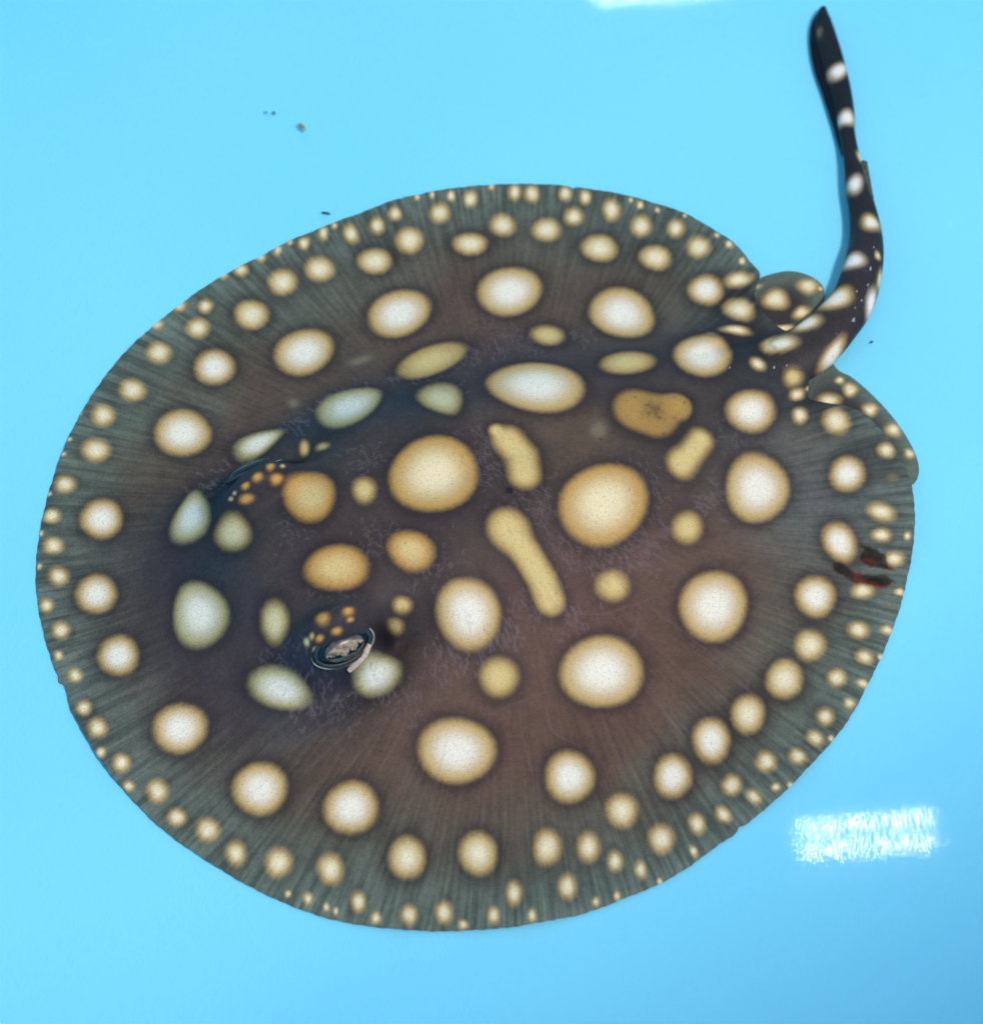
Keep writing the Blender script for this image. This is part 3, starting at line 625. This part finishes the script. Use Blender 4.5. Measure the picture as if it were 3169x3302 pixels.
# ------------------------------------------------------------------ the tub
def make_tub():
    c = np.array(TUB_MID)
    prof = [(0.0, 0.0)] + [(R, 0.0) for R in np.linspace(20, TUB_R, 24)]
    f = 26.0; slope = math.radians(76)
    for a in np.linspace(0.08, slope, 14):
        prof.append((TUB_R + f * math.sin(a), f * (1 - math.cos(a))))
    x, z = prof[-1]
    for k in range(1, 9):
        h = (TUB_H - z) * k / 8
        prof.append((x + h / math.tan(slope), z + h))
    x, z = prof[-1]
    prof += [(x + 3, z + 3), (x + 12, z + 3.5), (x + 15, z + 1), (x + 15, z - 10)]      # rolled rim
    n = 160
    th = np.arange(n) * 2 * math.pi / n
    V = [(c[0], c[1], 0.0)]
    for R, h in prof[1:]:
        V += [(c[0] + R * math.cos(t), c[1] + R * math.sin(t), h) for t in th]
    q = grid_faces(len(prof) - 1, n, True, 1)
    t = np.array([(0, 1 + j, 1 + (j + 1) % n) for j in range(n)])
    return tag(build_mesh('tub', V, q, t, TUB), kind='structure')
make_tub()

# ------------------------------------------------------------------ the stingray
ray = bpy.data.objects.new('stingray', None)
col.objects.link(ray)
ray.location = (DISC_MID[0] * MM, DISC_MID[1] * MM, 0)
tag(ray, 'dark brown stingray covered in cream and gold spots, resting on the blue tub floor', 'stingray')
ORG = (DISC_MID[0], DISC_MID[1], 0)

def disc_part():
    nt, nr = 1800, 320
    th = np.arange(nt) * 2 * math.pi / nt - math.pi
    rr = np.concatenate([[0.004], np.linspace(0.012, 0.985, nr - 6), [0.990, 0.994, 0.997, 0.999, 1.0]])
    nib = 0.0005 * np.sin(th * 240 + 3 * np.sin(th * 5)) + 0.0005 * np.sin(th * 97 + 2 * np.sin(th * 7)) + 0.0004 * np.sin(th * 31)
    R = rim_radius(th) * (1 + nib)
    X = DISC_MID[0] + rr[:, None] * (R * np.cos(th))[None, :]
    Y = DISC_MID[1] + rr[:, None] * (R * np.sin(th))[None, :]
    Z = np.maximum(height(X, Y), 0.95)
    # rounded lip at the very edge
    lip = smooth(0.985, 1.0, rr)[:, None]
    Z = Z - 0.35 * lip ** 2
    ex, ey = X[-1], Y[-1]
    V = [np.stack([X, Y, Z], -1).reshape(-1, 3)]
    under = []
    for f, drop in ((0.994, 0.55), (0.93, 0.9), (0.75, 1.6)):
        x = DISC_MID[0] + f * (ex - DISC_MID[0]); y = DISC_MID[1] + f * (ey - DISC_MID[1])
        under.append(np.stack([x, y, np.maximum(Z[-1] - drop, 0.15) if f > 0.8 else np.full(nt, 0.15)], -1))
    V += under
    V.append(np.array([[DISC_MID[0], DISC_MID[1], float(height(np.array([DISC_MID[0]]), np.array([DISC_MID[1]]))[0])], [DISC_MID[0], DISC_MID[1], 0.15]]))
    V = np.concatenate(V)
    n_rows = len(rr) + 3
    q = grid_faces(n_rows, nt, True)
    ct, cb = len(V) - 2, len(V) - 1
    j = np.arange(nt); k = (j + 1) % nt
    t = np.concatenate([np.stack([np.full(nt, ct), j, k], -1), np.stack([np.full(nt, cb), (n_rows - 1) * nt + k, (n_rows - 1) * nt + j], -1)])
    c = sample(PIGMENT, V[:, 0], V[:, 1]); f = sample(FINMASK, V[:, 0], V[:, 1])
    rv = disc_r(V[:, 0], V[:, 1])
    f = f * (0.25 + 0.75 * smooth(0.45, 0.95, rv)) + 0.75 * f * smooth(0.88, 1.0, rv)
    below = np.arange(len(V)) >= len(rr) * nt
    c[below & (np.arange(len(V)) != ct)] = lin((150, 150, 145))
    return V, q, t, c, f

def tail_part():
    p = catmull(TAIL, 26, False)
    n, m = len(p), 40
    d = np.gradient(p[:, [0, 1, 3]], axis=0); d /= np.linalg.norm(d, axis=1)[:, None]
    side = np.stack([d[:, 1], -d[:, 0], np.zeros(n)], -1); side /= np.linalg.norm(side, axis=1)[:, None]
    up = np.cross(side, d)
    V = []
    for i in range(n):
        w = max(p[i, 2], 0.15); hgt = p[i, 4]
        for j in range(m):
            a = 2 * math.pi * j / m
            rr = 1.0 + 0.04 * math.sin(a * 3 + i * 0.05)
            V.append((p[i, 0], p[i, 1], p[i, 3]) + side[i] * w * math.cos(a) * rr + up[i] * hgt * math.sin(a) * rr)
    V = np.array(V)
    V = np.concatenate([V, [[p[-1, 0], p[-1, 1], p[-1, 3]] + d[-1] * 0.4]])
    q = grid_faces(n, m, True)
    tip = len(V) - 1
    t = np.array([(tip, (n - 1) * m + (j + 1) % m, (n - 1) * m + j) for j in range(m)])
    s = np.repeat(np.arange(n) / n, m); s = np.append(s, 1.0)
    k = smooth(0.1, 0.75, s)[:, None]
    base = lin((56, 50, 54)) * (1 - k) + lin((30, 33, 40)) * k
    g = np.random.default_rng(5)
    base = base * (0.8 + 0.4 * g.random((len(V), 1)))
    k = smooth(0.08, 0.17, s)[:, None]
    base = sample(PIGMENT, V[:, 0], V[:, 1]) * (1 - k) + base * k
    c = paint_spots(V[:, 0], V[:, 1], base, TAIL_SPOTS)
    lower = V[:, 2] < np.append(np.repeat(p[:, 3], m), p[-1, 3]) - 0.3 * np.append(np.repeat(p[:, 2], m), 0.2)
    c[lower] = base[lower]
    return V, q, t, c, np.zeros(len(V)), p, side

def body():
    V1, q1, t1, c1, f1 = disc_part()
    V2, q2, t2, c2, f2, p, side = tail_part()
    # low skin folds along the hind half of the tail
    n = len(p); fold = []
    lo = int(n * 0.60); rows = np.arange(lo, n)
    prof = np.sin(np.linspace(0, math.pi, len(rows))) ** 0.6
    for s in (0.9, 1.25, 1.65):
        fold.append(np.stack([p[rows, 0] - side[rows, 0] * (p[rows, 2] * (0.9 + (s - 0.9) * prof)), p[rows, 1] - side[rows, 1] * (p[rows, 2] * (0.9 + (s - 0.9) * prof)), p[rows, 3] * (1.0 - 0.55 * (s - 0.9))], -1))
    top = np.concatenate(fold); bot = top - (0, 0, 0.35)
    V3 = np.concatenate([top, bot]); m = len(rows)
    q3 = np.concatenate([grid_faces(3, m, False), grid_faces(3, m, False, 3 * m)[:, ::-1]])
    c3 = np.zeros((len(V3), 3)) + lin((20, 22, 30))
    o2, o3 = len(V1), len(V1) + len(V2)
    return build_mesh('body', np.concatenate([V1, V2, V3]), np.concatenate([q1, q2 + o2, q3 + o3]), np.concatenate([t1, t2 + o2]), SKIN, ray,
                      attrs={'pigment': ('FLOAT_COLOR', np.concatenate([c1, c2, c3])), 'fin': ('FLOAT', np.concatenate([f1, f2, np.zeros(len(V3))]))}, origin=ORG), p, side
BODY, TAIL_LINE, TAIL_SIDE = body()

def pelvic_fin(outline, root, spots, z_root, z_edge):
    o = catmull(outline, 16)
    n, m = len(o), 46
    root = np.array(root)
    V = []
    for k in range(m):
        t = (k + 1) / m
        xy = root + (o - root) * t
        V.append(np.concatenate([xy, np.full((n, 1), z_root + (z_edge - z_root) * t ** 1.3 + 0.25 * math.sin(k * 0.4) * t - (0.3 if k == m - 1 else 0))], 1))
    V.append(np.concatenate([root + (o - root) * 0.97, np.full((n, 1), z_edge - 0.7)], 1))
    V.append(np.concatenate([root + (o - root) * 0.3, np.full((n, 1), z_edge - 0.8)], 1))
    V = np.concatenate(V + [np.array([[root[0], root[1], z_root]])])
    q = grid_faces(m + 2, n, True)
    if np.cross(o[1] - o[0], o[5] - root) < 0: q = q[:, ::-1]
    t = np.array([(len(V) - 1, j, (j + 1) % n) for j in range(n)])
    rel = np.hypot(V[:, 0] - root[0], V[:, 1] - root[1])
    far = np.append(np.tile(np.hypot(*(o - root).T), m + 2), 1.0)
    k = smooth(0.35, 1.0, rel / far)[:, None]
    base = lin((58, 52, 55)) * (1 - k) + lin((96, 108, 100)) * k
    g = np.random.default_rng(3)
    base = base * (0.86 + 0.28 * g.random((len(V), 1)))
    c = paint_spots(V[:, 0], V[:, 1], base, spots)
    return build_mesh('pelvic_fin', V, q, t, SKIN, ray, attrs={'pigment': ('FLOAT_COLOR', c), 'fin': ('FLOAT', 0.5 * k[:, 0])}, origin=ORG)
pelvic_fin(PELVIC_FAR, PELVIC_FAR_ROOT, PELVIC_FAR_SPOTS, 1.7, 1.5)
pelvic_fin(PELVIC_NEAR, PELVIC_NEAR_ROOT, PELVIC_NEAR_SPOTS, 2.4, 1.8)

# sting in its greenish sheath, lying back along the tail
def sting():
    a, b = np.array(STING[0]), np.array(STING[1])
    d = b - a; L = np.linalg.norm(d); d /= L
    s = np.cross(d, (0, 0, 1)); s /= np.linalg.norm(s); u = np.cross(s, d)
    V = []; n, m = 40, 14
    for i in range(n):
        t = i / (n - 1)
        w = (1.9 * (1 - t) + 0.9 * t) * (0.55 if i == n - 1 else 1) * (1 - 0.1 * (i % 3 == 0) * (t > 0.3))
        for j in range(m):
            an = 2 * math.pi * j / m
            V.append(a + d * L * t + s * w * math.cos(an) + u * w * 0.55 * math.sin(an))
    V.append(b + d * 0.3); V = np.array(V)
    q = grid_faces(n, m, True); t = np.array([(len(V) - 1, (n - 1) * m + (j + 1) % m, (n - 1) * m + j) for j in range(m)])
    return build_mesh('tail_sting', V, q, t, simple_mat('sting_sheath', (74, 76, 66), 0.5, 0.3, speck=0.35, scale=1800), ray, origin=ORG)
sting()

# small pale thorns on the tail root
def thorns():
    me = None; mat = simple_mat('thorn', (172, 178, 190), 0.35, 0.5)
    g = random.Random(4)
    for x, y, z in THORNS:
        if me is None:
            n = 8; V = []
            for k, (w, h, o) in enumerate(((0.42, -0.3, 0), (0.38, 0.1, 0.05), (0.2, 0.45, 0.3))):
                V += [(w * math.cos(2 * math.pi * j / n) + o, 0.8 * w * math.sin(2 * math.pi * j / n), h) for j in range(n)]
            V.append((0.55, 0, 0.62))
            t = [(24, 16 + j, 16 + (j + 1) % n) for j in range(n)]
            o = build_mesh('thorn', V, grid_faces(3, n, True), t, mat, ray); me = o.data
        else:
            o = bpy.data.objects.new('thorn', me); col.objects.link(o); o.parent = ray
        o.location = ((x - ORG[0]) * MM, (y - ORG[1]) * MM, z * MM)
        o.rotation_euler = (g.uniform(-.3, .3), g.uniform(-.3, .3), g.uniform(0.3, 1.6))
        k = g.uniform(0.6, 1.1); o.scale = (k, k * 0.8, k)
thorns()

# ------------------------------------------------------------------ eyes
EYE_BLACK = simple_mat('eye_rim', (12, 16, 24), 0.22, 0.5)
EYE_IRIS = simple_mat('iris', (74, 76, 78), 0.3, 0.5, speck=0.55, scale=900)
EYE_FRILL = simple_mat('eye_frill', (136, 120, 104), 0.45, 0.3, speck=0.6, scale=1100)
EYE_PUPIL = simple_mat('pupil', (5, 6, 9), 0.12, 0.6)
EYE_LID = simple_mat('eyelid', (40, 52, 62), 0.45, 0.25, speck=0.3, scale=1500)
EYE_LIP = simple_mat('lid_lip', (132, 140, 122), 0.4, 0.3, speck=0.45, scale=700)
FLAP = simple_mat('spiracle_flap', (196, 176, 164), 0.5, 0.2, speck=0.2, scale=1500)

def eye(side):
    uu, vv = EYE_UV[0], side * EYE_UV[1]
    xy = SNOUT + AXIS * uu + SIDE * vv
    z = float(height(np.array([xy[0]]), np.array([xy[1]]))[0])
    out = np.array([*(SIDE * side), 0.0]); f = out * EYE_FACE[side][0] + np.array((0, 0, EYE_FACE[side][1])) ; f /= np.linalg.norm(f)
    a = np.array([*AXIS, EYE_PITCH]); a -= f * (a @ f); a /= np.linalg.norm(a)
    b = np.cross(f, a)
    if b[2] < 0: b = -b
    C = np.array([xy[0], xy[1], z]) - f * EYE_SINK
    SA, SB, SF = EYE_SIZE
    def cap(lo, hi, grow, n=18, m=56):
        """patch of the eyeball between the polar angles lo(az) and hi(az) about the facing direction"""
        V = []
        for i in range(n):
            for j in range(m):
                az = 2 * math.pi * j / m
                l, h = (g(az) if callable(g) else g for g in (lo, hi))
                ph = l + (h - l) * i / (n - 1)
                V.append(C + grow * (a * SA * math.sin(ph) * math.cos(az) + b * SB * math.sin(ph) * math.sin(az) + f * SF * math.cos(ph)))
        return np.array(V), grid_faces(n, m, True)
    V, q = cap(0.0, math.pi * 0.75, 1.0, 30)
    ball = build_mesh('eye', V, q, None, EYE_BLACK, ray, origin=ORG)
    V, q = cap(0.0, 0.86, 1.012)
    build_mesh('iris', V, q, None, EYE_IRIS, ball, origin=ORG)
    g = random.Random(3)
    # dark crescent of the pupil, and the fringed flap hanging over it
    V, q = [], None
    n, m = 16, 60
    def on_ball(x, y, grow):
        s = math.hypot(x, y); ph = min(s, 1.5)
        k = math.sin(ph) / s if s > 1e-6 else 1
        return C + grow * (a * SA * x * k + b * SB * y * k + f * SF * math.cos(ph))
    def strip(lower, upper, grow, name, mat):
        V = []
        for i in range(n):
            for j in range(m):
                x = -0.78 + 1.56 * j / (m - 1)
                y = lower(x) + (upper(x) - lower(x)) * i / (n - 1)
                V.append(on_ball(x, y, grow))
        V = np.array(V)
        return build_mesh(name, V, grid_faces(n, m, False), None, mat, ball, origin=ORG)
    arc = lambda x: math.sqrt(max(0.0, 0.80 ** 2 - x * x))
    strip(lambda x: -0.55 * arc(x), lambda x: 0.35 * arc(x), 1.022, 'pupil', EYE_PUPIL)
    fr = [g.uniform(-0.13, 0.12) for _ in range(14)]
    def frill(x):
        t = (x + 0.8) / 1.6 * 12; i = int(t); w = t - i
        lobe = fr[i] * (1 - w) + fr[i + 1] * w
        return -0.16 * math.cos(x * 2.4) + lobe * arc(x) * 2.2 - 0.12 * abs(math.sin(t * 3.1))
    strip(frill, lambda x: max(0.62 * arc(x) - 0.1, frill(x) + 0.01), 1.034, 'eye_frill', EYE_FRILL)
    # soft lid round the opening, with a pale lip along its outer edge
    def ring(name, grow, lift, w0, mat, lo=0.0, hi=2 * math.pi):
        V = []; n, m = 90, 12; full = hi - lo > 6.28
        for i in range(n):
            az = lo + (hi - lo) * i / (n if full else n - 1)
            c0 = C + a * SA * grow * math.cos(az) + b * SB * grow * 1.02 * math.sin(az) + f * SF * lift
            rd = a * math.cos(az) / SA + b * math.sin(az) / SB; rd /= np.linalg.norm(rd)
            w = w0 * (1 + 0.18 * math.sin(3 * az + 1)) * (1.0 if full else math.sin(math.pi * (0.04 + 0.92 * i / (n - 1))) ** 0.5)
            for j in range(m):
                t = 2 * math.pi * j / m
                V.append(c0 + rd * w * math.cos(t) + f * w * 0.7 * math.sin(t))
        q = grid_faces(n, m, True)
        if full: q = np.concatenate([q, np.array([((n - 1) * m + j, (n - 1) * m + (j + 1) % m, (j + 1) % m, j) for j in range(m)])])
        return build_mesh(name, np.array(V), q, None, mat, ball, origin=ORG)
    ring('eyelid', 1.04, 0.10, 0.56, EYE_LID)
    ring('lid_lip', 1.20, 0.02, 0.22, EYE_LIP, math.pi * 0.95, math.pi * 2.25)
    return ball
for s in (-1, 1): eye(s)

def ribbon(name, pts, width, thick, mat):
    p = catmull(pts, 10, False); n = len(p); m = 12
    d = np.gradient(p, axis=0); d /= np.linalg.norm(d, axis=1)[:, None]
    s = np.cross(d, (0, 0, 1)); s /= np.linalg.norm(s, axis=1)[:, None]; u = np.cross(s, d)
    V = []
    for i in range(n):
        e = math.sin(math.pi * (0.08 + 0.84 * i / (n - 1))) ** 0.4
        for j in range(m):
            t = 2 * math.pi * j / m
            V.append(p[i] + s[i] * width * e * math.cos(t) + u[i] * thick * e * math.sin(t))
    return build_mesh(name, np.array(V), grid_faces(n, m, True), None, mat, ray, origin=ORG)
def on_skin(pts, lift): return [(x, y, float(height(np.array([x]), np.array([y]))[0]) + lift) for x, y in pts]
ribbon('spiracle_flap', on_skin(FLAP_LINE, 2.0), 0.85, 0.4, FLAP)

# ------------------------------------------------------------------ bits adrift in the water
def flake(name, x, y, z, length, width, deg, rgb, label, seed):
    g = random.Random(seed); V = []; n, m = 12, 8
    for i in range(n):
        t = i / (n - 1); e = max(0.12, math.sin(math.pi * t) ** 0.5) * (0.75 + 0.5 * g.random())
        for j in range(m):
            an = 2 * math.pi * j / m
            V.append(((t - 0.5) * length, width * e * math.cos(an) + 0.25 * width * math.sin(3 * t), 0.6 * width * e * math.sin(an)))
    V += [(-0.5 * length, 0, 0), (0.5 * length, 0, 0)]
    k = n * m
    t = [(k, (j + 1) % m, j) for j in range(m)] + [(k + 1, (n - 1) * m + j, (n - 1) * m + (j + 1) % m) for j in range(m)]
    o = build_mesh(name, V, grid_faces(n, m, True), t, simple_mat(name, rgb, 0.6, 0.2, speck=0.4, scale=2500))
    o.location = (x * MM, y * MM, z * MM); o.rotation_euler = (0, 0, math.radians(deg))
    tag(o, label, 'debris')
    return o
for args in FLAKES: flake(*args)

# ------------------------------------------------------------------ two LED lamps hung over the tub: their glare lies on the plastic
LED_ON = simple_mat('led_chip', (255, 252, 248), 0.4, 0.2, emit=LED_POWER)
LED_LENS = simple_mat('led_lens', (250, 250, 250), 0.4, 0.3, emit=LED_GLOW)
HOUSING = simple_mat('lamp_housing', (210, 212, 214), 0.45, 0.4)
def led_lamp(centre, ax, size, label):
    root = bpy.data.objects.new('led_lamp', None); col.objects.link(root)
    root.location = [k * MM for k in centre]; root.rotation_euler = (0, 0, ax)
    tag(root, label, 'lamp', 'lamps over the tub')
    L, Wd = size
    def box(name, x, y, z, sx, sy, sz, mat, bev=0.0):
        V = [(x + i * sx / 2, y + j * sy / 2, z + k * sz / 2) for k in (-1, 1) for j in (-1, 1) for i in (-1, 1)]
        q = [(0, 2, 3, 1), (4, 5, 7, 6), (0, 1, 5, 4), (2, 6, 7, 3), (0, 4, 6, 2), (1, 3, 7, 5)]
        return build_mesh(name, V, q, None, mat, root, smooth_shade=False)
    box('housing', 0, 0, 12, L + 14, Wd + 14, 22, HOUSING)
    box('lens', 0, 0, 0, L, Wd, 1.0, LED_LENS)
    for r in (-1, 1):
        for k in range(6):
            V = []; n = 16; cx, cy = L * (k - 2.5) / 6.0, r * Wd * 0.29; R = Wd * 0.12
            V = [(cx + R * math.cos(2 * math.pi * j / n), cy + R * math.sin(2 * math.pi * j / n), h) for h in (-0.7, -2.2) for j in range(n)] + [(cx, cy, -2.6)]
            build_mesh('led', V, grid_faces(2, n, True)[:, ::-1], [(2 * n, n + (j + 1) % n, n + j) for j in range(n)], LED_ON, root)
    return root
for a in LAMPS: led_lamp(*a)
